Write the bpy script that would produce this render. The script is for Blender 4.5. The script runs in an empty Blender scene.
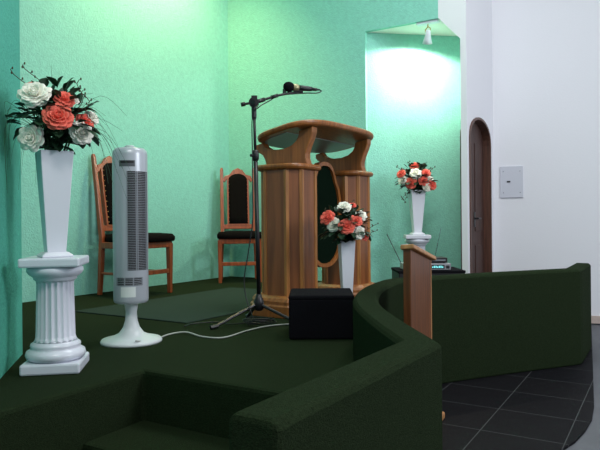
import bpy, bmesh, math, random
from mathutils import Vector, Matrix
random.seed(7)
C = bpy.context.scene.collection
SC = bpy.context.scene
PI = math.pi
R = math.radians

# ------------------------------------------------------------------ materials
def srgb(r, g, b):
    f = lambda c: (c/255)/12.92 if c/255 <= .04045 else ((c/255+.055)/1.055)**2.4
    return (f(r), f(g), f(b), 1)

def mat(name, col, rough=.5, metal=0, bump=0, bscale=50, var=0, vscale=8, spec=None, coat=0, bdist=.01, sheen=0, stretch=None):
    m = bpy.data.materials.new(name); m.use_nodes = True
    nt = m.node_tree; N = nt.nodes; L = nt.links
    b = N['Principled BSDF']
    b.inputs['Base Color'].default_value = col
    b.inputs['Roughness'].default_value = rough
    b.inputs['Metallic'].default_value = metal
    if spec is not None: b.inputs['Specular IOR Level'].default_value = spec
    if coat: b.inputs['Coat Weight'].default_value = coat; b.inputs['Coat Roughness'].default_value = .15
    if sheen:
        b.inputs['Sheen Weight'].default_value = sheen
        b.inputs['Sheen Roughness'].default_value = .5
    tc = N.new('ShaderNodeTexCoord')
    vec = tc.outputs['Object']
    if stretch:
        mp = N.new('ShaderNodeMapping'); mp.inputs['Scale'].default_value = stretch
        L.new(vec, mp.inputs['Vector']); vec = mp.outputs['Vector']
    if var:
        n = N.new('ShaderNodeTexNoise'); n.inputs['Scale'].default_value = vscale; n.inputs['Detail'].default_value = 6
        L.new(vec, n.inputs['Vector'])
        cr = N.new('ShaderNodeValToRGB')
        cr.color_ramp.elements[0].position = .3; cr.color_ramp.elements[1].position = .7
        cr.color_ramp.elements[0].color = tuple(c*(1-var) for c in col[:3])+(1,)
        cr.color_ramp.elements[1].color = tuple(min(1, c*(1+var)) for c in col[:3])+(1,)
        L.new(n.outputs['Fac'], cr.inputs['Fac']); L.new(cr.outputs['Color'], b.inputs['Base Color'])
    if bump:
        n2 = N.new('ShaderNodeTexNoise'); n2.inputs['Scale'].default_value = bscale; n2.inputs['Detail'].default_value = 5
        L.new(tc.outputs['Object'], n2.inputs['Vector'])
        bp = N.new('ShaderNodeBump'); bp.inputs['Strength'].default_value = bump; bp.inputs['Distance'].default_value = bdist
        L.new(n2.outputs['Fac'], bp.inputs['Height']); L.new(bp.outputs['Normal'], b.inputs['Normal'])
    return m

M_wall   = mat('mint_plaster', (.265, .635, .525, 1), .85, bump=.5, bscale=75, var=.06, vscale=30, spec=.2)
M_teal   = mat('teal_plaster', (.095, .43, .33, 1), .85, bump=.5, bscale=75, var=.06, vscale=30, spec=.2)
M_white  = mat('white_wall_paint', (.79, .79, .83, 1), .8, bump=.08, bscale=60, spec=.2)
M_ceil   = mat('ceiling_paint', (.80, .80, .74, 1), .9, spec=.1)
M_carpet = mat('green_carpet', (.0165, .0265, .0120, 1), .95, bump=.6, bscale=320, var=.3, vscale=170, spec=.03)
M_rug    = mat('grey_green_rug', (.031, .050, .040, 1), .95, bump=.5, bscale=260, var=.25, vscale=160, spec=.05)
M_gloss  = mat('white_gloss', (.70, .72, .80, 1), .28, spec=.5)
M_vase   = mat('white_vase', (.74, .75, .82, 1), .35)
M_silver = mat('silver_plastic', (.47, .50, .55, 1), .32, metal=.15)
M_fanbase= mat('pale_grey_plastic', (.62, .66, .68, 1), .35)
M_dark   = mat('dark_plastic', (.012, .012, .014, 1), .5)
M_grille = mat('fan_grille_grey', (.25, .27, .30, 1), .4)
M_black  = mat('black_metal', (.008, .008, .010, 1), .4)
M_cloth  = mat('black_felt', (.0065, .0060, .0085, 1), .95, bump=.4, bscale=200, spec=.1)
M_label  = mat('white_sticker', (.72, .76, .74, 1), .6)
def wood(name, col, rough=.42, coat=.06, var=.35, stretch=(30, 30, 2.2)):
    return mat(name, col, rough, var=var, vscale=1.6, stretch=stretch, coat=coat, bump=.05, bscale=80)
M_wood   = wood('varnished_wood', (.29, .100, .021, 1))
M_woodl  = wood('light_varnished_wood', (.36, .145, .036, 1))
M_woodd  = wood('reddish_panel_wood', (.23, .078, .024, 1), stretch=(14, 14, 1.2))
M_chair  = wood('cherry_wood', (.30, .070, .022, 1), .3)
M_lect   = wood('red_brown_wood', (.135, .043, .012, 1), coat=0)
M_lectl  = wood('pale_edge_wood', (.42, .20, .075, 1))
M_door   = wood('dark_brown_wood', (.055, .022, .016, 1), .6, coat=0)
M_doorl  = wood('brown_door_frame_wood', (.095, .040, .026, 1), .5)
M_seat   = mat('dark_upholstery', (.005, .004, .0035, 1), .95, bump=.3, bscale=150, spec=.08)
M_velvet = mat('dark_green_velvet', (.0025, .009, .0045, 1), .95, bump=.2, bscale=200, spec=.05)
M_under  = mat('underside_reflection_grey', (.24, .27, .25, 1), .4)
M_brass  = mat('brass', (.55, .36, .12, 1), .3, metal=1)
M_chrome = mat('chrome', (.6, .6, .62, 1), .2, metal=1)
M_leaf   = mat('rose_leaf', (.012, .042, .018, 1), .5, var=.4, vscale=20)
M_stem   = mat('green_stem', (.03, .10, .03, 1), .5)
M_grass  = mat('thin_grass', (.025, .10, .05, 1), .6)
M_sprig  = mat('brown_sprig', (.06, .045, .02, 1), .7)
M_rosew  = mat('white_petals', (.92, .91, .80, 1), .7, var=.05, vscale=20)
M_rosec  = mat('coral_petals', (.93, .155, .105, 1), .7, var=.18, vscale=25)
M_cord   = mat('pale_grey_cord', (.40, .42, .40, 1), .5)
M_panel  = mat('electrical_panel_paint', (.60, .61, .68, 1), .45)
M_paper  = mat('white_paper', (.6, .62, .6, 1), .8)
M_marble = mat('pinkish_marble', (.55, .45, .40, 1), .4, var=.15, vscale=10)
M_litfloor = mat('painted_lit_floor', (.10, .105, .12, 1), .6, var=.08, vscale=6)
M_devs   = mat('silver_device', (.42, .42, .46, 1), .35, metal=.4)

def emit(name, col, s):
    m = bpy.data.materials.new(name); m.use_nodes = True
    b = m.node_tree.nodes['Principled BSDF']
    b.inputs['Base Color'].default_value = (.02, .02, .02, 1)
    b.inputs['Emission Color'].default_value = col; b.inputs['Emission Strength'].default_value = s
    return m
M_disp = emit('cyan_display', (.25, .95, 1, 1), 1.1)
M_bulb = emit('lamp_bulb', (1, .93, .75, 1), 6)

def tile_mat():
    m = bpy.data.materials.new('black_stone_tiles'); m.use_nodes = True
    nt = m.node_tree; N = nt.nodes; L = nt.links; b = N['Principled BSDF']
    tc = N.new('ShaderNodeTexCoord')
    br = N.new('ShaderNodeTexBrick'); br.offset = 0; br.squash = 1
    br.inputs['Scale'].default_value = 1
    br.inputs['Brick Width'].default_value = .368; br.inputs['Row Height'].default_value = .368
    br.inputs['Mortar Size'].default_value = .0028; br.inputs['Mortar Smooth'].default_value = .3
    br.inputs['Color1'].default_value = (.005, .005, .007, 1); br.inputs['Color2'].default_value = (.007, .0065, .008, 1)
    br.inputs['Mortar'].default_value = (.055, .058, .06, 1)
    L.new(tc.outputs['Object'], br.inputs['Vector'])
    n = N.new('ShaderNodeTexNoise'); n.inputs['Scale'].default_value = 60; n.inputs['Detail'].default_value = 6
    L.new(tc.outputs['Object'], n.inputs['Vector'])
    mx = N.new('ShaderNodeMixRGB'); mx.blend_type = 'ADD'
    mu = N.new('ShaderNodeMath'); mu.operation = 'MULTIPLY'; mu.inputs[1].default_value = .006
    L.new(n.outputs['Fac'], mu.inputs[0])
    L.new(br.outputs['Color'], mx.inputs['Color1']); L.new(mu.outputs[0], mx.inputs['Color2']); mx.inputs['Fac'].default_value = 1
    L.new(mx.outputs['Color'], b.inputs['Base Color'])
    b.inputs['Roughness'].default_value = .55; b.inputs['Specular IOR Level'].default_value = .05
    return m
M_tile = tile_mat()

# ------------------------------------------------------------------ helpers
def obj(name, bm, m, parent=None, loc=(0, 0, 0), rotz=0, smooth=False, bevel=0, bseg=2, solid=0, rot=None):
    bmesh.ops.recalc_face_normals(bm, faces=bm.faces)
    me = bpy.data.meshes.new(name); bm.to_mesh(me); bm.free()
    me.materials.append(m)
    o = bpy.data.objects.new(name, me); C.objects.link(o)
    o.location = loc; o.rotation_euler = rot if rot else (0, 0, rotz)
    if parent: o.parent = parent
    if smooth:
        for p in me.polygons: p.use_smooth = True
    if solid:
        s = o.modifiers.new('solid', 'SOLIDIFY'); s.thickness = solid; s.offset = 0
    if bevel:
        bv = o.modifiers.new('bevel', 'BEVEL'); bv.width = bevel; bv.segments = bseg; bv.limit_method = 'ANGLE'; bv.angle_limit = R(40)
    return o

def tag(o, label, cat, group=None, kind=None):
    if label: o['label'] = label
    if cat: o['category'] = cat
    if group: o['group'] = group
    if kind: o['kind'] = kind
    return o

def thing(name, label, cat, loc=(0, 0, 0), rotz=0, group=None, kind=None):
    o = bpy.data.objects.new(name, None); C.objects.link(o)
    o.empty_display_size = .05
    o.location = loc; o.rotation_euler = (0, 0, rotz)
    return tag(o, label, cat, group, kind)

def struct(name, bm, m, label=None, cat=None, **kw):
    o = obj(name, bm, m, **kw); o['kind'] = 'structure'
    if label: o['label'] = label
    if cat: o['category'] = cat
    return o

def box(bm, x0, x1, y0, y1, z0, z1, mtx=None):
    vs = [bm.verts.new((x, y, z)) for x in (x0, x1) for y in (y0, y1) for z in (z0, z1)]
    for f in ((0, 1, 3, 2), (4, 6, 7, 5), (0, 4, 5, 1), (2, 3, 7, 6), (0, 2, 6, 4), (1, 5, 7, 3)):
        bm.faces.new([vs[i] for i in f])
    if mtx is not None:
        for v in vs: v.co = mtx @ v.co
    return vs

def extr(bm, ring0, ring1):
    """closed solid between two 3D rings of equal length"""
    a = [bm.verts.new(p) for p in ring0]; b = [bm.verts.new(p) for p in ring1]
    n = len(a)
    fs = [bm.faces.new(a[::-1]), bm.faces.new(b)]
    for i in range(n): bm.faces.new((a[i], a[(i+1) % n], b[(i+1) % n], b[i]))
    return fs

def prism(bm, pts, z0, z1, mtx=None):
    r0 = [Vector((x, y, z0)) for x, y in pts]; r1 = [Vector((x, y, z1)) for x, y in pts]
    if mtx is not None: r0 = [mtx @ p for p in r0]; r1 = [mtx @ p for p in r1]
    return extr(bm, r0, r1)

def loft(bm, rings, cap=True, closed=True):
    vr = [[bm.verts.new(p) for p in r] for r in rings]
    for a, b in zip(vr, vr[1:]):
        n = len(a)
        for i in range(n if closed else n-1):
            bm.faces.new((a[i], a[(i+1) % n], b[(i+1) % n], b[i]))
    if cap:
        bm.faces.new(vr[0][::-1]); bm.faces.new(vr[-1])

def lathe(bm, prof, seg=32, cx=0, cy=0):
    loft(bm, [[Vector((cx+r*math.cos(2*PI*i/seg), cy+r*math.sin(2*PI*i/seg), z)) for i in range(seg)] for r, z in prof])

def tube(bm, pts, r, seg=8):
    pts = [Vector(p) for p in pts]
    rs = r if isinstance(r, (list, tuple)) else [r]*len(pts)
    rings = []
    up = Vector((0, 0, 1)); prev = None
    for i, p in enumerate(pts):
        t = (pts[min(i+1, len(pts)-1)] - pts[max(i-1, 0)]).normalized()
        if prev is None:
            a = t.cross(up)
            if a.length < 1e-3: a = t.cross(Vector((1, 0, 0)))
            a.normalize()
        else:
            a = prev - t*prev.dot(t)
            if a.length < 1e-4: a = t.cross(up)
            a.normalize()
        prev = a
        b = t.cross(a)
        rings.append([p + (a*math.cos(2*PI*k/seg) + b*math.sin(2*PI*k/seg))*rs[i] for k in range(seg)])
    loft(bm, rings)

def spline(pts, n=6):
    pts = [Vector(p) for p in pts]; out = []
    for i in range(len(pts)-1):
        p0 = pts[max(i-1, 0)]; p1 = pts[i]; p2 = pts[i+1]; p3 = pts[min(i+2, len(pts)-1)]
        for k in range(n):
            t = k/n
            out.append(.5*((2*p1)+(p2-p0)*t+(2*p0-5*p1+4*p2-p3)*t*t+(3*p1-p0-3*p2+p3)*t**3))
    out.append(pts[-1]); return out

def octagon(ax, ay, ch):
    return [(ax, -ay+ch), (ax, ay-ch), (ax-ch, ay), (-ax+ch, ay), (-ax, ay-ch), (-ax, -ay+ch), (-ax+ch, -ay), (ax-ch, -ay)]
def B(): return bmesh.new()

ST = .4                      # stage floor height
# directions of the chancel: v runs away from the nave, u across it
V = Vector((math.sin(R(31)), math.cos(R(31)), 0)); U = Vector((V.y, -V.x, 0))
VA = Vector((math.sin(R(33.5)), math.cos(R(33.5)), 0))
K = Vector((-.76, 6.58, 0))  # far inner corner of the chancel

# ------------------------------------------------------------------ setting
def plane_wall(bm, org, dr, outline, th):
    """outline in (distance along dr, height); th = thickness vector"""
    r0 = [org + dr*s + Vector((0, 0, z)) for s, z in outline]
    extr(bm, r0, [p + th for p in r0])

CEIL = 4.3
bm = B(); plane_wall(bm, K, -VA, [(0, 0), (4.2, 0), (4.2, CEIL), (0, CEIL)], Vector((-VA.y, VA.x, 0))*.12)
struct('wall_left', bm, M_wall)
bm = B(); plane_wall(bm, K - U*.05, U, [(0, 0), (1.67, 0), (1.67, 2.77), (2.377, 2.77), (2.377, CEIL), (0, CEIL)], V*.04)
struct('wall_right', bm, M_wall)
bm = B(); plane_wall(bm, K, U, [(2.327, 2.77), (2.52, 2.56), (2.52, 0), (2.5722, 0), (2.5722, CEIL), (2.327, CEIL)], V*.0125)
struct('wall_front', bm, M_white)
# diagonal wall of the lit niche and its ceiling
n0 = K + U*1.62 + V*.04; nd = Vector((.987, .159, 0))
bm = B(); plane_wall(bm, n0, nd, [(0, 0), (1.08, 0), (1.08, 3), (0, 3)], Vector((-.159, .987, 0))*.08)
struct('wall_niche', bm, M_wall)
bm = B()
tri = [K+U*1.62+V*.041, K+U*2.55+V*.041, K+U*2.55+V*.78, n0+nd*1.1]
extr(bm, [p+Vector((0, 0, 2.77)) for p in tri], [p+Vector((0, 0, 2.85)) for p in tri])
struct('ceiling_niche', bm, M_ceil)
# diagonal strip of wall at the far left (free end)
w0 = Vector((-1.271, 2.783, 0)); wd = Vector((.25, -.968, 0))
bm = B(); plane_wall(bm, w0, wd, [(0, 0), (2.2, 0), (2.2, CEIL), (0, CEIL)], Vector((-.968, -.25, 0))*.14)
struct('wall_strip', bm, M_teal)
# white wall with the arched door, running back along v
dw = K + U*2.572
A0, A1, SPR, TOP = .06, .80, 1.71, 1.925
arch = [(.012, 0), (A0, 0), (A0, SPR)]
arch += [((A0+A1)/2 - (A1-A0)/2*math.cos(PI*k/14), SPR+(TOP-SPR)*math.sin(PI*k/14)**.9) for k in range(1, 14)]
arch += [(A1, SPR), (A1, 0), (.93, 0), (.93, CEIL), (.012, CEIL)]
bm = B(); plane_wall(bm, dw, V, arch, -U*.05)
struct('wall_door_side', bm, M_white)
# white end wall beyond the door
w2 = dw + V*.93; w2d = Vector((.947, -.32, 0))
bm = B(); plane_wall(bm, w2 - w2d*.05, w2d, [(0, 0), (5, 0), (5, CEIL), (0, CEIL)], Vector((.32, .947, 0))*.12)
struct('wall_end', bm, M_white)
bm = B(); plane_wall(bm, w2 + w2d*.3, w2d, [(0, 0), (4.4, 0), (4.4, .07), (0, .07)], Vector((-.32, -.947, 0))*.018)
struct('baseboard_end', bm, M_marble)

# arched door: recessed dark leaf, frame lining, handle
door = thing('door_1', 'narrow arched dark brown wooden door set in the white wall', 'door', dw, 0, kind='structure')
door.rotation_euler = (0, 0, -R(31))   # local y runs along the wall, local x points out of it
def archpts(a0, a1, spr, top, n=14):
    return [(a0, 0), (a0, spr)] + [((a0+a1)/2-(a1-a0)/2*math.cos(PI*k/n), spr+(top-spr)*math.sin(PI*k/n)**.9) for k in range(1, n)] + [(a1, spr), (a1, 0)]
bm = B(); o_ = archpts(A0, A1, SPR, TOP)
extr(bm, [Vector((-.078, y, z)) for y, z in o_], [Vector((-.062, y, z)) for y, z in o_])
leaf = obj('door_leaf', bm, M_door, door)
bm = B()
for y0, y1 in ((A0+.09, (A0+A1)/2-.03), ((A0+A1)/2+.03, A1-.09)):
    for z0, z1 in ((.15, .75), (.88, 1.70)):
        box(bm, -.063, -.055, y0, y1, z0, z1)
obj('raised_panel', bm, M_door, leaf, bevel=.004)
bm = B(); ob = archpts(A0, A1, SPR, TOP); ib = archpts(A0+.022, A1-.022, SPR-.006, TOP-.022)
ring = []
for x in (-.062, .012):
    ring.append(([bm.verts.new((x, y, z)) for y, z in ob], [bm.verts.new((x, y, z)) for y, z in ib]))
n = len(ob)
for i in range(n-1):
    (o0, i0), (o1, i1) = ring
    bm.faces.new((o0[i], o0[i+1], o1[i+1], o1[i])); bm.faces.new((i0[i], i1[i], i1[i+1], i0[i+1]))
    bm.faces.new((o1[i], o1[i+1], i1[i+1], i1[i])); bm.faces.new((o0[i], i0[i], i0[i+1], o0[i+1]))
for e in (0, n-1):
    (o0, i0), (o1, i1) = ring
    bm.faces.new((o0[e], o1[e], i1[e], i0[e]))
obj('door_frame', bm, M_doorl, door)
bm = B(); box(bm, -.062, -.05, .40, .44, .92, 1.06); tube(bm, [(-.055, .42, 1.0), (-.02, .42, 1.0), (-.02, .51, 1.0)], .008)
obj('door_handle', bm, M_black, door)

# main floor: black tiles, light beyond their curved edge painted as pale grey floor
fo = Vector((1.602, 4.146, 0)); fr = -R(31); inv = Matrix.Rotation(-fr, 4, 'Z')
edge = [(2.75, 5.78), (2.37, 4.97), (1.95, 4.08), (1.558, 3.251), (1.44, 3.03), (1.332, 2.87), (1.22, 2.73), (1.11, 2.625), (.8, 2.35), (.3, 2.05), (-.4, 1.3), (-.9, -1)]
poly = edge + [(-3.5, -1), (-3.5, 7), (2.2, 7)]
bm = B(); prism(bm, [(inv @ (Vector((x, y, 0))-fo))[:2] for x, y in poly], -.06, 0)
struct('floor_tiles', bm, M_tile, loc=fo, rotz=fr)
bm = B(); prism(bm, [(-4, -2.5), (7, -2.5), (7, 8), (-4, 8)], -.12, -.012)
struct('floor', bm, M_litfloor)
bm = B(); prism(bm, [(-4.5, -2.5), (7, -2.5), (7, 9), (-4.5, 9)], CEIL, CEIL+.1)
struct('ceiling', bm, M_ceil)

# carpeted stage with a notch for the steps
N0 = Vector((-.639, 2.463, 0))
stage = [N0[:2], (N0+U*1.16)[:2], (.305, 2.13), (.297, 2.48), (.316, 2.75), (.35, 3.02), (.41, 3.24), (.55, 3.54), (.79, 3.70), (1.50, 4.02), (1.9, 4.19),
         (2.16, 4.69), (2.40, 5.87), (1.9, 6.0), (1.43, 5.262), (1.385, 5.285), (1.86, 6.1), (1.7, 6.3), (-.7, 6.9), (-3.4, 3), (-2.4, -1), (-1.9, .3), (N0-V*2.2)[:2]]
bm = B(); prism(bm, stage, 0, ST)
struct('stage_floor', bm, M_carpet, bevel=.015)
bm = B()
s0, s1 = N0 - V*.0, N0 + U*1.10
prism(bm, [p[:2] for p in (N0+V*.01-U*.01, N0+V*.01+U*1.08, N0-V*.30+U*1.08, N0-V*.30-U*.01)], 0, ST*.5)
struct('step_carpeted', bm, M_carpet, bevel=.015)

# grey-green rug
P0 = Vector((-1.512, 4.068, ST)); 
bm = B(); q = [P0, P0+U*.985, P0+U*.985+VA*1.62, P0+VA*1.62]
prism(bm, [p[:2] for p in q], ST, ST+.008)
tag(obj('rug', bm, M_rug, bevel=.003), 'flat grey-green rug on the carpeted stage in front of the chairs', 'rug')

# carpeted low curved rail
path = spline([(.342, 1.757), (.302, 2.13), (.280, 2.48), (.293, 2.75), (.342, 3.02), (.41, 3.24), (.55, 3.545), (.79, 3.715), (1.15, 3.885), (1.50, 4.035), (1.86, 4.185)], 6)
path = [Vector((x, y)) for x, y in [(-.090, 1.087), (.02, 1.258), (.13, 1.428), (.24, 1.600)]] + [Vector(p[:2]) for p in path] + [Vector((1.89, 4.225)), Vector((2.02, 4.44)), Vector((2.175, 4.70))]
hw, RH, rr = .0575, .65, .018
prof = [(-hw, 0), (-hw, RH-rr), (-hw+rr*.3, RH-rr*.3), (-hw+rr, RH), (hw-rr, RH), (hw-rr*.3, RH-rr*.3), (hw, RH-rr), (hw, 0)]
bm = B(); rings = []
for i, p in enumerate(path):
    a = (p - path[i-1]).normalized() if i else None
    b = (path[i+1] - p).normalized() if i < len(path)-1 else None
    a = a or b; b = b or a
    na = Vector((a.y, -a.x)); nb = Vector((b.y, -b.x))
    m_ = (na+nb).normalized(); k = min(1/max(m_.dot(na), .3), 1.5)
    rings.append([Vector((p.x+m_.x*s*k, p.y+m_.y*s*k, z)) for s, z in prof])
loft(bm, rings)
tag(obj('carpeted_rail', bm, M_carpet, bevel=.012), 'low winding rail wall covered in dark green carpet along the stage edge', 'rail')

# ------------------------------------------------------------------ electrical panel, spotlight
pn = thing('electrical_panel', 'pale grey square electrical panel cover on the white wall beside the arched door', 'panel',
           w2 + w2d*.063 + Vector((-.32, -.947, 0))*.0 + Vector((0, 0, 1.20)), math.atan2(w2d.y, w2d.x))
bm = B(); box(bm, 0, .214, -.014, 0, 0, .31)
cov = obj('cover', bm, M_panel, pn, bevel=.003)
for x in (.03, .184):
    for z in (.05, .26):
        bm = B(); box(bm, x-.004, x+.004, -.017, -.013, z-.004, z+.004)
        obj('screw', bm, M_chrome, cov)
bm = B(); box(bm, .062, .095, -.020, -.013, .15, .165)
obj('latch', bm, M_dark, pn, bevel=.002)

sp = Vector((1.165, 5.475, 2.77))
lamp = thing('ceiling_spotlight', 'small white adjustable spotlight under the niche ceiling, switched on', 'spotlight', sp, -R(31))
bm = B(); box(bm, -.10, .10, -.03, .03, -.022, -.0005)
obj('mounting_plate', bm, M_gloss, lamp, bevel=.004)
bm = B(); tube(bm, [(0, 0, -.02), (-.004, 0, -.05), (-.026, 0, -.07), (-.024, 0, -.095), (0, 0, -.105)], .005)
tube(bm, [(.0, 0, -.045), (.022, 0, -.062), (.020, 0, -.085)], .004)
obj('swivel_arm', bm, M_brass, lamp, smooth=True)
hd = Vector((-.25, .45, -1)).normalized()
rotm = hd.to_track_quat('Z', 'Y').to_matrix().to_4x4()
bm = B(); lathe(bm, [(.012, -.02), (.022, -.015), (.026, .03), (.032, .055), (.046, .10), (.044, .10), (.028, .058), (.02, .05)], 24)
bmesh.ops.transform(bm, matrix=Matrix.Translation((0, 0, -.095)) @ rotm, verts=bm.verts)
obj('lamp_housing', bm, M_gloss, lamp, smooth=True)
bm = B(); lathe(bm, [(.004, .06), (.022, .068), (.028, .08), (.02, .092), (.004, .096)], 20)
bmesh.ops.transform(bm, matrix=Matrix.Translation((0, 0, -.095)) @ rotm, verts=bm.verts)
obj('bulb', bm, M_bulb, lamp, smooth=True)

# ------------------------------------------------------------------ pedestals and vases
def pedestal(loc, rotz, label, s=1.0):
    t = thing('column_pedestal', label, 'pedestal', loc, rotz, 'white fluted column pedestals'); t.scale = (1, 1, 1.025)
    bm = B(); box(bm, -.113*s, .113*s, -.113*s, .113*s, 0, .042)
    obj('plinth', bm, M_gloss, t, bevel=.008)
    bm = B(); lathe(bm, [(.100, .042), (.112, .050), (.117, .062), (.113, .076), (.100, .084), (.094, .090), (.098, .097), (.096, .105), (.086, .112), (.080, .120)], 40)
    obj('base_ring', bm, M_gloss, t, smooth=True)
    bm = B(); rings = []
    for z, r in [(.115, .084), (.125, .0785), (.135, .077), (.34, .072), (.352, .074), (.36, .078)]:
        fl = .0 if z < .12 or z > .355 else (.0085 if .13 < z < .345 else .004)
        ring = []
        for i in range(160):
            ph = 2*PI*i/160; w = max(0, math.sin(ph*20/2))if False else abs(math.sin(ph*10))
            ring.append(Vector(((r-fl*w**.8)*math.cos(ph), (r-fl*w**.8)*math.sin(ph), z)))
        rings.append(ring)
    loft(bm, rings)
    obj('fluted_shaft', bm, M_gloss, t, smooth=True)
    bm = B(); lathe(bm, [(.074, .352), (.084, .360), (.084, .368), (.092, .372), (.102, .380), (.110, .392), (.109, .404), (.100, .412), (.098, .414)], 40)
    obj('capital_ring', bm, M_gloss, t, smooth=True)
    bm = B(); box(bm, -.115*s, .115*s, -.115*s, .115*s, .412, .447)
    obj('top_slab', bm, M_gloss, t, bevel=.007)
    return t
pedestal((-1.005, 2.50, ST), R(9.5), 'white fluted column pedestal on the stage near the green left corner, nearest to the viewer')
pedestal((1.054, 5.50, ST), R(-4), 'white fluted column pedestal in the lit niche behind the stage rail', .97)

def vase(loc, rotz, label, H=.445, w=.072, b=.037):
    t = thing('flower_vase', label, 'vase', loc, rotz, 'white tapered square vases')
    bm = B()
    sq = lambda a, z: [Vector((a, -a, z)), Vector((a, a, z)), Vector((-a, a, z)), Vector((-a, -a, z))]
    loft(bm, [sq(b, .012), sq(w, H), sq(w-.006, H), sq((w+b)/2-.008, H*.45)])
    obj('body', bm, M_vase, t, bevel=.003)
    bm = B(); f_ = b/.036; loft(bm, [sq(.060*f_, 0), sq(.060*f_, .008), sq(.044*f_, .020)])
    obj('foot', bm, M_vase, t, bevel=.003)
    return t
vL, vM, vF = Vector((-1.005, 2.50, ST+.4585)), Vector((.276, 3.65, ST)), Vector((1.054, 5.50, ST+.4585))
vase(vL, R(33), 'tall white tapered vase on the pedestal at the left corner', .43, .064, .036)
vase(vM, R(10), 'white tapered vase standing on the stage floor in front of the pulpit', .475, .045, .022)
vase(vF, R(5), 'white tapered vase on the far pedestal inside the lit niche', .40, .066, .034)

# ------------------------------------------------------------------ roses
def petal(bm, r, ang, tilt, w, h, curl, z0):
    """cupped petal: base near axis, leaning outward by tilt"""
    nu, nv = 5, 5; g = []
    for j in range(nv):
        t = j/(nv-1); row = []
        for i in range(nu):
            s = (i/(nu-1)-.5)*2
            ww = w*math.sin(PI*min(.93, .16+.74*t))**.75
            wave = .05*h*math.sin(s*4+ang*3)*t
            rad = r*(.25+.75*min(1, t*1.6)) + math.sin(tilt)*h*t + curl*h*t**3
            zz = z0 + math.cos(tilt)*h*t - abs(curl)*.45*h*t**3 + wave - .06*h*s*s*t
            a = ang + s*ww/max(rad, .35*w)*.5
            rad2 = rad*(1-.06*s*s)
            row.append(bm.verts.new((rad2*math.cos(a), rad2*math.sin(a), zz)))
        g.append(row)
    for j in range(nv-1):
        for i in range(nu-1):
            bm.faces.new((g[j][i], g[j][i+1], g[j+1][i+1], g[j+1][i]))
def rose_mesh(seed):
    rnd = random.Random(seed); bm = B()     # unit rose of radius about 1, opening towards +z
    lathe(bm, [(.02, -.35), (.2, -.25), (.22, .1), (.14, .3), (.03, .36)], 10)
    for cnt, r, tilt, w, h, curl, z0 in ((3, .10, .0, .5, .80, -.06, -.3), (4, .19, .10, .8, .80, -.02, -.33), (5, .27, .26, 1.0, .82, .06, -.36), (6, .33, .50, 1.2, .84, .14, -.38), (7, .36, .80, 1.35, .84, .20, -.40), (7, .36, 1.12, 1.5, .82, .16, -.42), (6, .34, 1.4, 1.5, .78, .06, -.44)):
        off = rnd.random()*6
        for k in range(cnt):
            petal(bm, r, off+2*PI*k/cnt+rnd.uniform(-.15, .15), tilt+rnd.uniform(-.12, .12), w, h*rnd.uniform(.9, 1.08), curl+rnd.uniform(-.04, .06), z0)
    return bm
RM = {}
for c, m_ in (('w', M_rosew), ('c', M_rosec)):
    for s in range(3):
        bm = rose_mesh(11*s+5); bmesh.ops.recalc_face_normals(bm, faces=bm.faces)
        me = bpy.data.meshes.new('rose_petals'); bm.to_mesh(me); bm.free(); me.materials.append(m_)
        for p in me.polygons: p.use_smooth = True
        RM[c, s] = me
def rose(c, r, pos, face, mouth, label, group, i):
    t = thing('rose', label, 'rose', pos, 0, group)
    o = bpy.data.objects.new('petals', RM[c, i % 3]); C.objects.link(o); o.parent = t
    o.scale = (r*.86, r*.86, r*.86); o.rotation_mode = 'QUATERNION'
    o.rotation_quaternion = face.to_track_quat('Z', 'Y')
    so = o.modifiers.new('solid', 'SOLIDIFY'); so.thickness = .03
    bm = B(); d = mouth - pos
    tube(bm, spline([-face*r*.3, -face*r*.9 + d*.15, d*.7, d+Vector((0, 0, -.09))], 4), .0035, 6)
    bm2 = None
    obj('stem', bm, M_stem, t, smooth=True)
    return t

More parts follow.
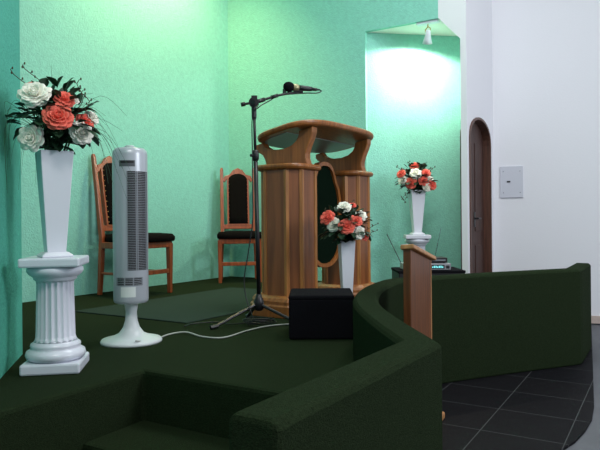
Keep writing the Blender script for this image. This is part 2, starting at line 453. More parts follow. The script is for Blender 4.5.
def bouquet(base, roses, names, labels_group, depth, foliage_label, spread, sd, sprigs=None, cmax=.24):
    """roses: (dx, dz, r, colour) offsets from the mouth of the vase"""
    rnd = random.Random(sd)
    view = Vector((-base.x, -base.y, 0)).normalized(); side = Vector((-view.y, view.x, 0))
    if side.x < 0: side = -side
    ctr = base + Vector((0, 0, spread*.62))
    for i, ((dx, dz, r, c), lab) in enumerate(zip(roses, names)):
        rel = Vector((dx, 0, dz - spread*.62))
        q = min(1, rel.length/(spread*1.05))
        dep = spread*.62*math.sqrt(max(0, 1-q*q)) + depth.get(i, 0)
        pos = base + side*dx + Vector((0, 0, dz)) + view*dep
        out = (pos - (ctr - Vector((0, 0, spread*.3)))).normalized()
        face = (out*.75 + view*.45 + Vector((0, 0, .12))).normalized()
        rose(c, r, pos, face, base + side*dx*.15 + view*.01*((i % 3)-1), lab, labels_group, i)
    g = thing('bouquet_greenery', foliage_label, 'foliage', base, 0, kind='stuff')
    bm = B()
    def leaf_at(p, d, ln, wd):
        d = d.normalized(); s = d.cross(Vector((0, 0, 1)))
        s = s.normalized() if s.length > .01 else Vector((1, 0, 0))
        nrm = s.cross(d)
        rows = []
        for t, w in ((0, .08), (.25, .8), (.55, 1), (.8, .6), (1, .04)):
            c_ = p + d*ln*t - Vector((0, 0, .25*ln*t*t))
            rows.append([bm.verts.new(c_-s*wd*w+nrm*wd*.25*w), bm.verts.new(c_), bm.verts.new(c_+s*wd*w+nrm*wd*.25*w)])
        for a, b_ in zip(rows, rows[1:]):
            bm.faces.new((a[0], a[1], b_[1], b_[0])); bm.faces.new((a[1], a[2], b_[2], b_[1]))
    for k in range(210):
        th = rnd.uniform(0, 2*PI); el = rnd.uniform(-.35, 1.35)
        d = Vector((math.cos(th)*math.cos(el), math.sin(th)*math.cos(el), math.sin(el)))
        p = Vector((0, 0, spread*.55)) + d*spread*rnd.uniform(.25, .80)
        if p.z < .005: p.z = .005 + rnd.random()*.03
        leaf_at(p, d + Vector((rnd.uniform(-.6, .6), rnd.uniform(-.6, .6), rnd.uniform(-.4, .4))), rnd.uniform(.26, .40)*spread, rnd.uniform(.09, .14)*spread)
    for k in range(46):                          # leaves hanging over the rim of the vase
        th = rnd.uniform(0, 2*PI); d = Vector((math.cos(th), math.sin(th), rnd.uniform(-.35, .5)))
        leaf_at(Vector((d.x*.028, d.y*.028, .012+rnd.random()*spread*.35)), d, rnd.uniform(.30, .46)*spread, rnd.uniform(.10, .15)*spread)
    obj('leaves', bm, M_leaf, g)
    bm = B()
    for k in range(24):
        th = rnd.uniform(0, 2*PI); d = Vector((math.cos(th), math.sin(th)*.6, 0)); ln = rnd.uniform(.14, .25)*spread/.19*.85
        tube(bm, spline([(0, 0, -.05), d*.04+Vector((0, 0, .06)), d*ln*.4+Vector((0, 0, .15*spread/.19))], 3), .0025, 5)
    obj('stalks', bm, M_stem, g)
    return g, side, view

wl = {}
RL = [(-.070, .212, .061, 'w'), (-.086, .044, .053, 'w'), (.103, .071, .049, 'w'), (.148, .144, .033, 'w'), (.079, .210, .020, 'w'),
      (.015, .125, .057, 'c'), (.040, .202, .041, 'c'), (.119, .120, .041, 'c'), (-.084, .269, .034, 'c')]
NL = ['largest white rose, at the upper left of the tall bouquet by the corner', 'open white rose at the lower left of the tall bouquet, over the vase rim',
      'open white rose at the lower right of the tall bouquet by the corner', 'half hidden white rose at the right edge of the tall corner bouquet', 'tiny white rose high on the right of the tall corner bouquet',
      'large coral rose at the centre of the tall corner bouquet', 'upright coral rose just above the central one in the tall corner bouquet',
      'coral rose tucked behind the lower right white one in the tall corner bouquet', 'coral rose at the very top of the tall corner bouquet']
gL, sL, wL = bouquet(vL+Vector((0, 0, .4285)), RL, NL, 'roses in the corner bouquet', {3: -.04, 4: -.05, 7: -.03, 8: -.08, 0: .03, 5: .03}, 'dark leaves and long thin grass of the tall bouquet by the corner', .20, 3)
RMd = [(-.010, .218, .042, 'w'), (.090, .167, .036, 'w'), (-.074, .112, .045, 'w'), (.073, .065, .042, 'w'),
       (-.113, .159, .048, 'c'), (.001, .102, .048, 'c'), (.061, .135, .036, 'c'), (.114, .044, .030, 'c'), (.038, .227, .024, 'c')]
NM = ['white rose at the top of the bouquet in front of the pulpit', 'white rose at the upper right of the bouquet in front of the pulpit',
      'cream white rose left of the central coral one in the pulpit bouquet', 'white rose at the lower right of the bouquet in front of the pulpit',
      'coral rose at the far left of the bouquet in front of the pulpit', 'central coral rose of the bouquet in front of the pulpit',
      'coral rose between two white ones on the right of the pulpit bouquet', 'coral rose lowest at the right edge of the pulpit bouquet', 'small coral rose peeking out at the top of the pulpit bouquet']
gM, sM, wM = bouquet(vM+Vector((0, 0, .46)), RMd, NM, 'roses in the pulpit bouquet', {8: -.05, 7: -.03, 1: -.02, 6: .02, 5: .03}, 'dark leaves of the bouquet in front of the pulpit', .165, 9)
RF = [(-.008, .173, .054, 'w'), (-.127, .116, .045, 'w'), (.094, .050, .045, 'w'), (.122, .118, .036, 'w'),
      (-.016, .247, .045, 'c'), (-.139, .176, .045, 'c'), (-.053, .085, .054, 'c'), (.057, .106, .045, 'c'), (.086, .176, .041, 'c'), (.140, .066, .045, 'c')]
NF = ['white rose at the centre of the far bouquet in the niche', 'white rose at the left of the far bouquet in the niche', 'white rose low on the right of the far niche bouquet',
      'white rose at the right edge of the far niche bouquet, half hidden', 'coral rose at the very top of the far niche bouquet', 'coral rose at the left edge of the far niche bouquet',
      'coral rose low in the middle of the far niche bouquet', 'coral rose right of the central white one in the far niche bouquet', 'coral rose high on the right of the far niche bouquet', 'coral rose lowest at the right of the far niche bouquet']
gF, sF, wF = bouquet(vF+Vector((0, 0, .375)), RF, NF, 'roses in the niche bouquet', {3: -.03, 4: -.04}, 'green leaves of the far bouquet in the lit niche', .185, 21)

# grass blades and sprigs
def blades(g, side, view, specs, mat_, name, r=.0013):
    bm = B()
    for dx0, pts in specs:
        tube(bm, spline([side*x + view*w + Vector((0, 0, z)) for x, z, w in pts], 5), [r*(1-.7*k/(5*(len(pts)-1))) for k in range(5*(len(pts)-1)+1)], 4)
    return obj(name, bm, mat_, g)
rnd = random.Random(4); sp_ = []
for k in range(30):
    a = rnd.uniform(-.2, PI+.2); L_ = rnd.uniform(.24, .38); w_ = rnd.uniform(-.06, .12); dr = rnd.uniform(.02, .22)
    cx, cz = math.cos(a), math.sin(a)
    if k % 2: cz = abs(cz)*.6
    lim = -.17 if cx < 0 else -9
    sp_.append((0, [(0, 0, 0), (cx*.06, .08+cz*.05, w_*.3), (max(lim, cx*L_*.62), .10+cz*L_*.62, w_*.7), (max(lim, cx*L_), .06+cz*L_-dr*(abs(cx)*1.2+.1), w_)]))
for x, z in ((.19, -.02), (.225, .03), (.24, -.09), (.205, -.13), (-.12, -.10), (-.07, -.14), (-.16, -.07), (-.13, -.16), (.16, -.13)):
    sp_.append((0, [(0, 0, 0), (x*.5, .10, .05), (x*.85, .06+z*.2, .08), (x, z, .08)]))
blades(gL, sL, wL, sp_, M_grass, 'grass_blades')
def sprig(g, side, view, base, tip, n=7, wob=.03, size=.007):
    bm = B(); pts = []
    b0 = Vector(base); t0 = Vector(tip)
    for k in range(n+1):
        t = k/n; p = b0.lerp(t0, t) + Vector((math.sin(t*5)*wob, 0, math.sin(t*3)*wob*.5)); pts.append(side*p.x+view*p.y+Vector((0, 0, p.z)))
    tube(bm, pts, .0016, 4)
    for k, p in enumerate(pts[2:]):
        s = 1 if k % 2 else -1
        q = p + side*s*size*1.1 + Vector((0, 0, size*.8))
        tube(bm, [p, q], .001, 4)
        vs = bmesh.ops.create_icosphere(bm, subdivisions=1, radius=size*.5)['verts']
        for v in vs: v.co = Vector((v.co.x, v.co.y, v.co.z*1.8)) + q
    return obj('sprig', bm, M_sprig, g)
for b, t in (((-.06, .0, .15), (-.13, .02, .32)), ((-.05, 0, .2), (-.085, .03, .34)), ((.06, .03, .15), (.125, .05, .29)), ((.09, .02, .16), (.14, .04, .25))):
    sprig(gL, sL, wL, b, t)
for b, t in (((.08, .02, .06), (.19, .03, .11)), ((.1, 0, .04), (.185, .02, .07)), ((-.06, 0, .12), (-.12, .02, .2)), ((.02, 0, .17), (.05, 0, .25))):
    sprig(gM, sM, wM, b, t, 5, .01, .007)
for b, t in (((-.06, .0, .15), (-.17, .02, .24)), ((-.07, .05, .05), (-.10, .05, -.09)), ((-.05, .05, .05), (-.125, .05, -.06)), ((.06, .03, .15), (.16, .05, .22)), ((-.02, 0, .2), (-.06, 0, .28))):
    sprig(gF, sF, wF, b, t, 7, .01, .010)

# keep the corner bouquet clear of the green wall strip beside it
wn = Vector((.968, .25, 0))
for o in gL.children:
    for v in o.data.vertices:
        d = (v.co + gL.location - w0).dot(wn)
        if d < .012: v.co += wn*(.012 + .15*(abs(d) % .04) - d)

# ------------------------------------------------------------------ chairs
def make_chair(loc, rotz, label, DP=.42):
    t = thing('upholstered_chair', label, 'chair', loc, rotz, 'tall backed wooden chairs')   # faces local -y
    hx = .165; yb = DP/2; yf = -DP/2
    for s in (-1, 1):
        bm = B()
        def sec(y, z, a=.019, b=.019, x=hx): return [Vector((s*x-a, y-b, z)), Vector((s*x+a, y-b, z)), Vector((s*x+a, y+b, z)), Vector((s*x-a, y+b, z))]
        loft(bm, [sec(yb+.015, 0, .016, .016, hx+.015), sec(yb, .25, .019, .02, hx+.01), sec(yb, .45, .019, .021), sec(yb+.05, .80, .017, .019), sec(yb+.095, 1.09, .016, .016), sec(yb+.098, 1.115, .010, .010)])
        obj('back_post', bm, M_chair, t, bevel=.005)
        bm = B()
        def sf(z, a): return [Vector((s*.20-a, yf+.02-a, z)), Vector((s*.20+a, yf+.02-a, z)), Vector((s*.20+a, yf+.02+a, z)), Vector((s*.20-a, yf+.02+a, z))]
        loft(bm, [sf(0, .016), sf(.2, .019), sf(.40, .022)])
        obj('front_leg', bm, M_chair, t, bevel=.004)
        bm = B(); x0 = s*(hx+.02); 
        tube(bm, [(s*(hx+.012), yb, .17), (s*.20, yf+.02, .17)], .012, 6)
        obj('side_stretcher', bm, M_chair, t)
    bm = B(); box(bm, -.2, .2, yf+.008, yf+.032, .16, .195)
    obj('front_stretcher', bm, M_chair, t, bevel=.004)
    bm = B(); prism(bm, [(-.215, yf), (.215, yf), (.185, yb+.015), (-.185, yb+.015)], .365, .415)
    obj('seat_frame', bm, M_chair, t, bevel=.006)
    bm = B(); loft(bm, [[Vector((x*k, y*k2 + .0, z)) for x, y in [(-.228, yf-.018), (-.1, yf-.032), (.1, yf-.032), (.228, yf-.018), (.222, 0), (.147, yb-.0), (-.147, yb-.0), (-.222, 0)]] for k, k2, z in ((.97, .97, .415), (1, 1, .43), (1, 1, .452), (.93, .93, .474), (.6, .6, .483))])
    obj('seat_cushion', bm, M_seat, t, smooth=True)
    # back frame, leaning with the posts
    lean = math.atan2(.045, .30); M_ = Matrix.Translation((0, yb, .45)) @ Matrix.Rotation(-math.atan(.148), 4, 'X')
    bm = B(); box(bm, -hx+.012, hx-.012, -.012, .012, .05, .095, M_)
    obj('lower_rail', bm, M_chair, t, bevel=.004)
    # crest: arched board between the posts
    bm = B(); up = [(-hx+.01, .545), (-hx+.03, .585), (-.085, .60), (-.05, .645), (0, .668), (.05, .645), (.085, .60), (hx-.03, .585), (hx-.01, .545)]
    lo = [(hx-.03, .52), (.115, .55), (.09, .565), (.05, .60), (0, .615), (-.05, .60), (-.09, .565), (-.115, .55), (-hx+.03, .52)]
    ol = up + lo
    extr(bm, [M_ @ Vector((x, -.014, z)) for x, z in ol], [M_ @ Vector((x, .014, z)) for x, z in ol])
    obj('crest_rail', bm, M_chair, t, bevel=.004)
    def pan(w, z0, z1, r): return [(-w, z0), (w, z0), (w, z1-r)] + [(w*math.cos(PI*k/10), z1-r+r*math.sin(PI*k/10)) for k in range(1, 10)] + [(-w, z1-r)]
    po = pan(.112, .085, .625, .07); pi_ = pan(.096, .10, .608, .062)
    bm = B()
    for y0 in (0,):
        a = [[bm.verts.new(M_ @ Vector((x, y, z))) for x, z in q_] for y in (-.016, .016) for q_ in (po, pi_)]
        n_ = len(po)
        for i in range(n_):
            j = (i+1) % n_
            for A_, B_ in ((a[0], a[1]), (a[1], a[3]), (a[3], a[2]), (a[2], a[0])):
                bm.faces.new((A_[i], A_[j], B_[j], B_[i]))
    fr_ = obj('back_frame', bm, M_chair, t)
    bm = B(); loft(bm, [[M_ @ Vector((x*k, y, .35+(z-.35)*k)) for x, z in pi_] for k, y in ((1, .012), (1, -.012), (.95, -.026), (.7, -.034))])
    bp_ = obj('back_upholstery', bm, M_seat, t, smooth=True)
    bm = B(); bmesh.ops.create_icosphere(bm, subdivisions=1, radius=.0055)
    st0 = obj('brass_stud', bm, M_brass, bp_)
    for k in range(11):
        for s in (-1, 1):
            st = st0 if (k, s) == (0, -1) else st0.copy()
            if st is not st0: C.objects.link(st)
            st.parent = bp_; st.location = M_ @ Vector((s*.091, -.020, .12+.042*k))
    return t
# chair behind the fan: near back leg stands at (-1.636, 5.0), faces across the chancel
r1 = R(59)
f1 = Vector((math.sin(r1), -math.cos(r1), 0)); c1 = Vector((math.cos(r1), math.sin(r1), 0))
make_chair(Vector((-1.636, 5.0, ST)) + f1*.21 + c1*.18, r1, 'tall backed wooden chair with dark seat against the left wall, half behind the tower fan').scale = (1, 1, 1.045)
r2 = R(9)
f2 = Vector((math.sin(r2), -math.cos(r2), 0)); c2 = Vector((math.cos(r2), math.sin(r2), 0))
make_chair(Vector((-.60, 6.06, ST)), r2, 'tall backed wooden chair with dark upholstery in the far corner behind the microphone stand', .38).scale = (1, 1, 1.03)

# ------------------------------------------------------------------ tower fan
fan = thing('tower_fan', 'silver grey tower fan on a round base standing on the stage', 'fan', (-.845, 3.04, ST), R(15.4))
bm = B(); lathe(bm, [(.148, 0), (.150, .008), (.143, .018), (.10, .028), (.062, .045), (.040, .075), (.030, .11), (.027, .15), (.034, .19), (.05, .205)], 48)
obj('base', bm, M_fanbase, fan, smooth=True)
bm = B(); lathe(bm, [(.076, .198), (.083, .205), (.085, .215), (.085, .93), (.082, .950), (.070, .962), (.045, .967), (.001, .968)], 64)
body = obj('body', bm, M_silver, fan, smooth=True)
bm = B(); lathe(bm, [(.026, .966), (.026, .974), (.020, .978), (.001, .978)], 24)
obj('top_knob', bm, M_silver, fan, smooth=True)
def cyl_patch(bm, r, a0, a1, z0, z1, th=.003, n=10):
    p = [(a0+(a1-a0)*k/n) for k in range(n+1)]
    r0 = [Vector((r*math.sin(a), -r*math.cos(a), z0)) for a in p] + [Vector(((r-th)*math.sin(a), -(r-th)*math.cos(a), z0)) for a in reversed(p)]
    extr(bm, r0, [v + Vector((0, 0, z1-z0)) for v in r0])
bm = B(); cyl_patch(bm, .0862, R(-36), R(16), .868, .898)
hs = obj('handle_recess', bm, mat('recess_grey', (.09, .10, .115, 1), .5), fan)
bm = B(); cyl_patch(bm, .0868, R(-32), R(12), .884, .894)
obj('recess_shadow_gap', bm, M_dark, hs)  # dark strip painted as the shade inside the handle recess
hs.children[0].name = 'recess_shade'
bm = B(); cyl_patch(bm, .0858, R(-11), R(66), .362, .845)
gr = obj('front_grille', bm, M_dark, fan)
bm = B()
for k in range(58):
    z = .366 + k*.00826
    cyl_patch(bm, .0874, R(-11), R(66), z, z+.0020, n=8)
for a in (-11, 17, 22, 57, 65): cyl_patch(bm, .0882, R(a), R(a+2.5), .362, .845, n=2)
obj('grille_slats', bm, M_grille, gr)
bm = B(); cyl_patch(bm, .0858, R(-50), R(38), .288, .328)
g2 = obj('lower_grille', bm, M_dark, fan)
bm = B()
for k in range(5): cyl_patch(bm, .0874, R(-50), R(38), .290+k*.0085, .293+k*.0085)
for a in (-51, -22, 6, 36): cyl_patch(bm, .0876, R(a), R(a+4), .288, .328, n=2)
obj('lower_slats', bm, M_grille, g2)
bm = B(); cyl_patch(bm, .0858, R(-34), R(15), .232, .282)
obj('rating_label', bm, M_label, fan)
# power cord trailing over the carpet
inv_f = (Matrix.Translation((-.837, 3.04, ST)) @ Matrix.Rotation(R(15.4), 4, 'Z')).inverted()
cp = [(-.78, 2.91, .03), (-.735, 3.03, .005), (-.690, 3.20, .005), (-.60, 3.22, .0135), (-.50, 3.135, .005), (-.387, 3.105, .005), (-.29, 3.28, .005), (-.20, 3.41, .005), (-.11, 3.47, .005), (-.02, 3.50, .005)]
bm = B(); tube(bm, [inv_f @ (p + Vector((0, 0, ST))) for p in spline(cp, 6)], .0042, 6)
obj('power_cord', bm, M_cord, fan, smooth=True)

# ------------------------------------------------------------------ pulpit
pul = thing('pulpit', 'large varnished wooden pulpit with two pillars and a curved desk top', 'pulpit', (.135, 4.25, ST), -R(34))
for s in (-1, 1):
    a = s*.368
    bm = B()
    loft(bm, [[Vector((x, y+a, z)) for x, y in octagon(p_, q_, c_)] for p_, q_, c_, z in ((.225, .215, .09, .0), (.225, .215, .09, .07), (.216, .206, .09, .078), (.216, .206, .09, .098), (.205, .195, .085, .115), (.185, .175, .08, .13))])
    obj('plinth', bm, M_wood, pul, bevel=.004)
    bm = B(); oc = octagon(.155, .150, .070)
    prism(bm, [(x, y+a) for x, y in oc], .125, .925)
    pl = obj('pillar', bm, M_woodd, pul)
    for i, (x, y) in enumerate(oc):
        bm = B(); nx, ny = oc[(i+1) % 8]; px_, py_ = oc[i-1]
        d1 = (Vector((nx, ny))-Vector((x, y))); d0 = (Vector((px_, py_))-Vector((x, y)))
        w1 = d1.normalized()*min(.018, d1.length*.25); w0_ = d0.normalized()*min(.018, d0.length*.25)
        out_ = -(d1.normalized()+d0.normalized()).normalized()*.005
        c_ = Vector((x, y))
        pts = [c_+w0_, c_+w0_*1.0+out_, c_+out_*1.6, c_+w1+out_, c_+w1, c_-out_*1.5]
        prism(bm, [(p.x, p.y+a) for p in pts], .128, .92)
        obj('corner_strip', bm, M_woodl, pl)
    bm = B()
    lp = [(.188*math.copysign(abs(math.cos(th))**.6, math.cos(th)), .182*math.copysign(abs(math.sin(th))**.6, math.sin(th))) for th in [2*PI*k/40 for k in range(40)]]
    loft(bm, [[Vector((x*k, y*k+a, z)) for x, y in lp] for k, z in ((.88, .915), (.97, .922), (1, .932), (1, .942), (.96, .951))])
    obj('ledge', bm, M_wood, pul)
    # harp-shaped bracket that carries the desk
    zt = lambda b: 1.099 + (b+.25)*.19
    L_ = .949
    outer = [(-.155, L_), (-.163, .975), (-.170, 1.0), (-.190, 1.03), (-.228, 1.052), (-.243, 1.07), (-.245, zt(-.245))]
    inner = [(-.185, zt(-.185)), (-.172, 1.088), (-.14, 1.070), (-.08, 1.058), (-.02, 1.060), (.04, 1.076), (.08, 1.105), (.098, 1.14), (.102, zt(.102))]
    right = [(.205, zt(.205)), (.203, 1.15), (.188, 1.11), (.165, 1.06), (.152, 1.02), (.152, .99), (.165, L_)]
    ol = outer + inner + right
    bm = B(); extr(bm, [Vector((x, a-.03, z)) for x, z in ol], [Vector((x, a+.03, z)) for x, z in ol])
    obj('bracket', bm, M_wood, pul, bevel=.006)
# centre panel
SHIELD = [(.02, 1.0), (.055, .99), (.085, .965), (.105, .925), (.125, .875), (.155, .82), (.182, .75), (.195, .66), (.195, .55), (.185, .45), (.160, .37), (.12, .315), (.07, .282), (.025, .272)]
def shield(inset):
    pts = []
    for w_, z in SHIELD:
        k = (z-.63)/.37
        pts.append((min(1.2*w_, .208)*(1-inset/.2), .63+(z-.63)*(1-inset/.37)))
    return pts + [(-x, z) for x, z in reversed(pts)]
fo_ = shield(0); fi_ = shield(.026)
bm = B(); xs_ = (.01, .055)
a = [[bm.verts.new((x, y, z)) for y, z in q_] for x in xs_ for q_ in (fo_, fi_)]
n_ = len(fo_)
for i in range(n_):
    j = (i+1) % n_
    for A_, B_ in ((a[0], a[1]), (a[1], a[3]), (a[3], a[2]), (a[2], a[0])):
        bm.faces.new((A_[i], A_[j], B_[j], B_[i]))
cf = obj('centre_frame', bm, M_wood, pul)
bm = B(); extr(bm, [Vector((.020, y, z)) for y, z in fi_], [Vector((.040, y, z)) for y, z in fi_])
ve = obj('velvet_panel', bm, M_velvet, cf); ve['label'] = 'dark green velvet panel'
# desk top: rounded board sloping down towards the speaker
def desk(k, kx=1):
    out = []
    for i in range(72):
        th = 2*PI*i/72; cx_, sx_ = math.cos(th), math.sin(th)
        y = .515*k*math.copysign(abs(sx_)**.55, sx_)
        x = (.258 if cx_ > 0 else .25)*k*math.copysign(abs(cx_)**.6, cx_)
        out.append((x, y))
    return out
zt = lambda b, e: 1.103 + (b+.25)*.19 + e
bm = B()
loft(bm, [[Vector((x, y, zt(x, e))) for x, y in desk(k)] for k, e in ((.955, 0), (.99, .006), (1.0, .016), (1.0, .026), (.985, .034), (.95, .038))])
dk = obj('desk_top', bm, M_wood, pul)
bm = B()
up_ = [(x*.86-.012, y*.86) for x, y in desk(1)]
extr(bm, [Vector((min(x, .04), y, zt(min(x, .04), -.004))) for x, y in up_], [Vector((min(x, .04), y, zt(min(x, .04), .001))) for x, y in up_])
un = obj('underside_reflection', bm, M_under, dk); un['label'] = 'grey reflection painted under the desk'  # grey inset stands for a reflection on the wooden underside

# ------------------------------------------------------------------ microphone stand, microphone, cable
sx, sy = -.250, 3.55
ms = thing('microphone_stand', 'black tripod boom microphone stand beside the pulpit', 'microphone stand', (sx, sy, ST))
bm = B(); tube(bm, [(0.008, 0, .08), (-.006, 0, .965)], .0125, 12)
obj('lower_pole', bm, M_black, ms, smooth=True)
bm = B(); tube(bm, [(-.006, 0, .95), (-.012, 0, 1.27)], .0085, 12)
obj('upper_pole', bm, M_black, ms, smooth=True)
bm = B(); lathe(bm, [(.012, .945), (.02, .955), (.021, .995), (.013, 1.01)], 16, -.006, 0); 
obj('height_clutch', bm, M_black, ms, smooth=True)
bm = B(); tube(bm, [(-.006, 0, .975), (-.03, -.03, .975)], [.006, .009], 8)
obj('clutch_knob', bm, M_black, ms)
bm = B(); lathe(bm, [(.016, .075), (.028, .085), (.03, .13), (.02, .15), (.016, .17)], 16, .006, 0)
obj('tripod_hub', bm, M_black, ms, smooth=True)
for deg, ln in ((218, .29), (336, .27), (112, .20)):
    c_, s_ = math.cos(R(deg)), math.sin(R(deg))
    bm = B(); tube(bm, [(c_*.02, s_*.02, .11), (c_*ln, s_*ln, .012)], .0095, 8)
    lg = obj('leg', bm, M_black, ms)
    bm = B(); tube(bm, [(c_*(ln-.02), s_*(ln-.02), .016), (c_*(ln+.025), s_*(ln+.025), .012)], .012, 8)
    obj('rubber_foot', bm, M_black, lg)
top = Vector((-.012, 0, 1.285))
bm = B(); tube(bm, [top+Vector((0, -.022, 0)), top+Vector((0, .022, 0))], .029, 16); lathe(bm, [(.012, 1.19), (.015, 1.20), (.015, 1.265), (.01, 1.275)], 14, -.012, 0)
obj('boom_clutch', bm, M_black, ms)
bm = B(); tube(bm, [top+Vector((0, -.02, .0)), top+Vector((-.005, -.055, -.005))], [.008, .016], 10); box(bm, top.x-.014, top.x+.02, -.012, .012, 1.30, 1.325)
obj('boom_knob', bm, M_black, ms)
bpts = [top+Vector((-.075, -.01, -.013)), top+Vector((-.05, -.008, -.008)), top, top+Vector((.135, .07, .055)), top+Vector((.21, .11, .078)), top+Vector((.250, .132, .084))]
bm = B(); tube(bm, bpts, .0075, 10); tube(bm, [bpts[0], bpts[1]], .0125, 10)
tube(bm, [top, top+Vector((.06, .031, .0245))], .0125, 10); tube(bm, [top+Vector((.10, .052, .041)), top+Vector((.135, .07, .055))], .0115, 10)
obj('boom_arm', bm, M_black, ms, smooth=True)
clip = top+Vector((.250, .132, .092))
bm = B(); tube(bm, [clip+Vector((-.075, -.02, -.018)), clip+Vector((-.075, -.02, .008))], .011, 10)
obj('boom_end_knob', bm, M_black, ms)
bm = B(); tube(bm, [clip+Vector((-.02, 0, .0)), clip+Vector((.035, .015, .0))], .012, 10)
obj('clip', bm, M_black, ms)
mic = thing('microphone', 'black handheld microphone with round mesh head clipped on the boom stand', 'microphone', Vector((sx, sy, ST))+clip+Vector((0, 0, .022)))
md = Vector((.93, .36, -.02)).normalized()
mrot = md.to_track_quat('Z', 'Y').to_matrix().to_4x4()
def micpart(name, prof, m_):
    bm = B(); lathe(bm, prof, 20); bmesh.ops.transform(bm, matrix=mrot, verts=bm.verts)
    return obj(name, bm, m_, mic, smooth=True)
micpart('head_grille', [(.001, -.086), (.016, -.082), (.027, -.070), (.031, -.054), (.029, -.038), (.021, -.024), (.017, -.020)], M_cloth)
micpart('collar', [(.0205, -.027), (.022, -.024), (.021, .002), (.0165, .012)], mat('mic_collar_gold', (.36, .33, .18, 1), .35, metal=.5))
micpart('handle', [(.0165, .008), (.017, .04), (.0145, .085), (.013, .098)], M_black)
micpart('cable_plug', [(.010, .095), (.0105, .125), (.006, .135), (.005, .15)], M_black)
# cable: plug -> back along the boom -> down the pole -> over the rug
mo = mic.location
end = mo + md*.148
o3 = Vector((sx, sy, ST))
cab = [end, end+Vector((.012, .004, -.008)), end+Vector((-.02, -.012, -.022)), end+Vector((-.09, -.04, -.028)), o3+clip+Vector((-.10, -.055, -.035)), o3+top+Vector((.09, .045, .020)), o3+top+Vector((.03, -.02, -.03)), o3+Vector((-.020, -.02, 1.20)),
       o3+Vector((-.022, -.02, 1.0)), o3+Vector((-.022, -.02, .8)), o3+Vector((-.024, -.018, .6)), o3+Vector((-.05, -.02, .42)), o3+Vector((-.075, -.03, .26)), o3+Vector((-.06, -.045, .14)), o3+Vector((-.02, -.075, .03))]
for k in range(34):                                     # loose coil on the carpet around the foot of the stand
    th = PI*1.2 + k*.62
    cab.append(o3+Vector((.015+(.085+.016*math.sin(k*1.7))*math.cos(th), -.06+(.055+.012*math.cos(k*2.3))*math.sin(th), .0135+.0009*k)))
cab += [o3+Vector((-.13, -.09, .0135)), o3+Vector((-.24, -.02, .0135)), o3+Vector((-.36, -.06, .0135)), o3+Vector((-.40, -.15, .0135))]
bm = B(); tube(bm, spline(cab, 5), .0036, 6)
tag(obj('microphone_cable', bm, M_black, smooth=True), 'thin black cable hanging down the microphone stand to the carpet', 'cable')

# ------------------------------------------------------------------ black box
bx = thing('black_box', 'low black fabric covered box on the stage beside the carpeted rail', 'box', (.098, 3.215, ST), R(-1.5))
bm = B(); box(bm, -.155, .174, -.165, .165, .0, .205)
obj('body', bm, M_cloth, bx, bevel=.012, bseg=3)
bm = B(); box(bm, -.156, .175, -.166, .166, .198, .222)
obj('lid', bm, M_cloth, bx, bevel=.010, bseg=3)

# ------------------------------------------------------------------ small wooden lectern
le = thing('lectern', 'small wooden lectern with slanted top standing in the bend of the carpeted rail', 'lectern', (.548, 2.90, 0), -R(26))
bm = B(); vs = box(bm, -.018, .018, -.148, .222, .03, .862)
for v in vs:
    if v.co.z > .5: v.co.z -= (v.co.y+.148)*.19
obj('upright_panel', bm, M_lect, le, bevel=.003)
bm = B(); vs = box(bm, -.0195, .0195, .216, .229, .03, .792)
obj('edge_strip', bm, M_lectl, le, bevel=.002)
Mt = Matrix.Translation((0, -.148, .870)) @ Matrix.Rotation(-math.atan(.19), 4, 'X') @ Matrix.Rotation(R(-6), 4, 'Y')
bm = B(); box(bm, -.028, .036, -.012, .425, -.008, .013, Mt)
obj('slanted_top', bm, M_lectl, le, bevel=.005)
bm = B(); box(bm, -.05, .085, -.15, .215, .0, .035)
obj('foot_board', bm, M_lectl, le, bevel=.008)
bm = B(); box(bm, -.024, .004, -.008, .09, .0134, .0165, Mt)
pp = obj('paper_sheet', bm, M_paper, loc=le.location, rotz=le.rotation_euler.z)
tag(pp, 'small white paper lying on the slanted lectern top', 'paper')

# ------------------------------------------------------------------ sound gear behind the rail
gx = R(0)
cs = thing('equipment_case', 'low black equipment case behind the carpeted rail under the silver receiver', 'case', (.975, 4.70, ST), gx)
bm = B(); box(bm, -.245, .245, -.18, .18, .0, .20)
obj('body', bm, M_dark, cs, bevel=.006)
bm = B(); box(bm, -.25, .25, -.185, .185, .196, .216)
obj('lid', bm, M_cloth, cs, bevel=.005)
rc = thing('wireless_receiver', 'silver receiver with a glowing cyan display and two thin aerials on the black case', 'receiver', (.94, 4.62, ST+.216))
bm = B(); box(bm, -.17, .175, -.10, .10, .004, .052)
obj('housing', bm, M_devs, rc, bevel=.004)
bm = B(); box(bm, .030, .128, -.103, -.099, .014, .042)
dp = obj('display', bm, M_dark, rc)
bm = B()
for k in range(7): box(bm, .036+k*.0122, .044+k*.0122, -.105, -.1025, .020, .020+(.016 if k % 3 else .011))
obj('lit_digits', bm, M_disp, dp)
bm = B(); box(bm, .14, .165, -.106, -.099, .016, .038)
obj('knob', bm, M_dark, rc, bevel=.003)
for s, ex in ((-1, -.27), (1, .150)):
    bm = B(); tube(bm, [(-.165 if s < 0 else .09, .09, .05), (ex, .095, .27 if s < 0 else .32)], .0032, 6)
    obj('aerial', bm, M_chrome if s > 0 else M_black, rc)
bm = B(); 
am = thing('black_player', 'small black audio unit stacked on top of the silver receiver', 'audio unit', (.99, 4.63, ST+.268))
bm = B(); box(bm, -.16, .105, -.09, .09, .004, .042)
obj('housing', bm, M_dark, am, bevel=.004)
bm = B(); box(bm, -.13, .09, -.093, -.089, .020, .028)
obj('front_slot', bm, M_grille, am)
for par, xs2, y_ in ((am, (-.14, .085), .07), (rc, (-.15, .155), .08)):
    for x in xs2:
        for y in (-y_, y_):
            bm = B(); box(bm, x-.008, x+.008, y-.008, y+.008, 0, .005)
            obj('foot', bm, M_dark, par)

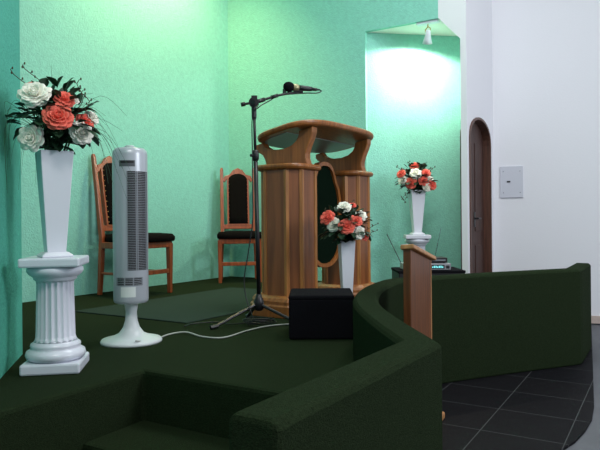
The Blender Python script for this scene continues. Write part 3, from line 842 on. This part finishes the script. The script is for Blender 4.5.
# ------------------------------------------------------------------ light
def light(name, typ, loc, target, energy, col, **kw):
    l = bpy.data.lights.new(name, typ); l.energy = energy; l.color = col
    for k, v in kw.items(): setattr(l, k, v)
    o = bpy.data.objects.new(name, l); C.objects.link(o); o.location = loc
    o.rotation_euler = (Vector(target)-Vector(loc)).to_track_quat('-Z', 'Y').to_euler()
    return o
light('niche_spot', 'SPOT', sp + Vector((-.02, .05, -.185)), Vector((1.145, 5.525, 2.585)) + Vector((-.12, .35, -.9)), 60, (1, .94, .76), spot_size=R(160), spot_blend=.22, shadow_soft_size=.03)
light('chancel_spot', 'SPOT', (-.85, 5.25, 4.1), (-1.45, 5.70, 2.3), 230, (1, .84, .42), spot_size=R(125), spot_blend=.9, shadow_soft_size=.08)
light('nave_window', 'AREA', (4.6, 1.0, 3.0), (-.3, 4.0, 1.2), 130, (.90, .94, 1), shape='RECTANGLE', size=1.6, size_y=1.4)
light('nave_ceiling_lamp', 'AREA', (.8, 3.7, 4.25), (.8, 3.8, 0), 50, (.95, .97, 1), shape='RECTANGLE', size=1.4, size_y=.5)
light('added_front_fill', 'AREA', (-.1, .1, 4.22), (-.5, 1.6, 0), 62, (1, .97, .93), shape='RECTANGLE', size=1.4, size_y=.5)  # unseen fill light, added to brighten the fronts of flowers and fan
w = bpy.data.worlds.new('world'); SC.world = w; w.use_nodes = True
w.node_tree.nodes['Background'].inputs[0].default_value = (.76, .84, 1, 1)
w.node_tree.nodes['Background'].inputs[1].default_value = .50

# ------------------------------------------------------------------ camera
cam = bpy.data.cameras.new('camera'); co = bpy.data.objects.new('camera', cam); C.objects.link(co)
cam.sensor_width = 36; cam.lens = 610/600*36; cam.clip_start = .05
cam.shift_y = -5/600
co.location = (0, 0, 1.0)
co.rotation_euler = (Matrix.Rotation(R(90), 3, 'X') @ Matrix.Rotation(-.009*1, 3, 'Z')).to_euler()
SC.camera = co
SC.view_settings.view_transform = 'Standard'; SC.view_settings.look = 'None'
SC.view_settings.gamma = 1; SC.view_settings.exposure = 0; SC.view_settings.use_curve_mapping = False
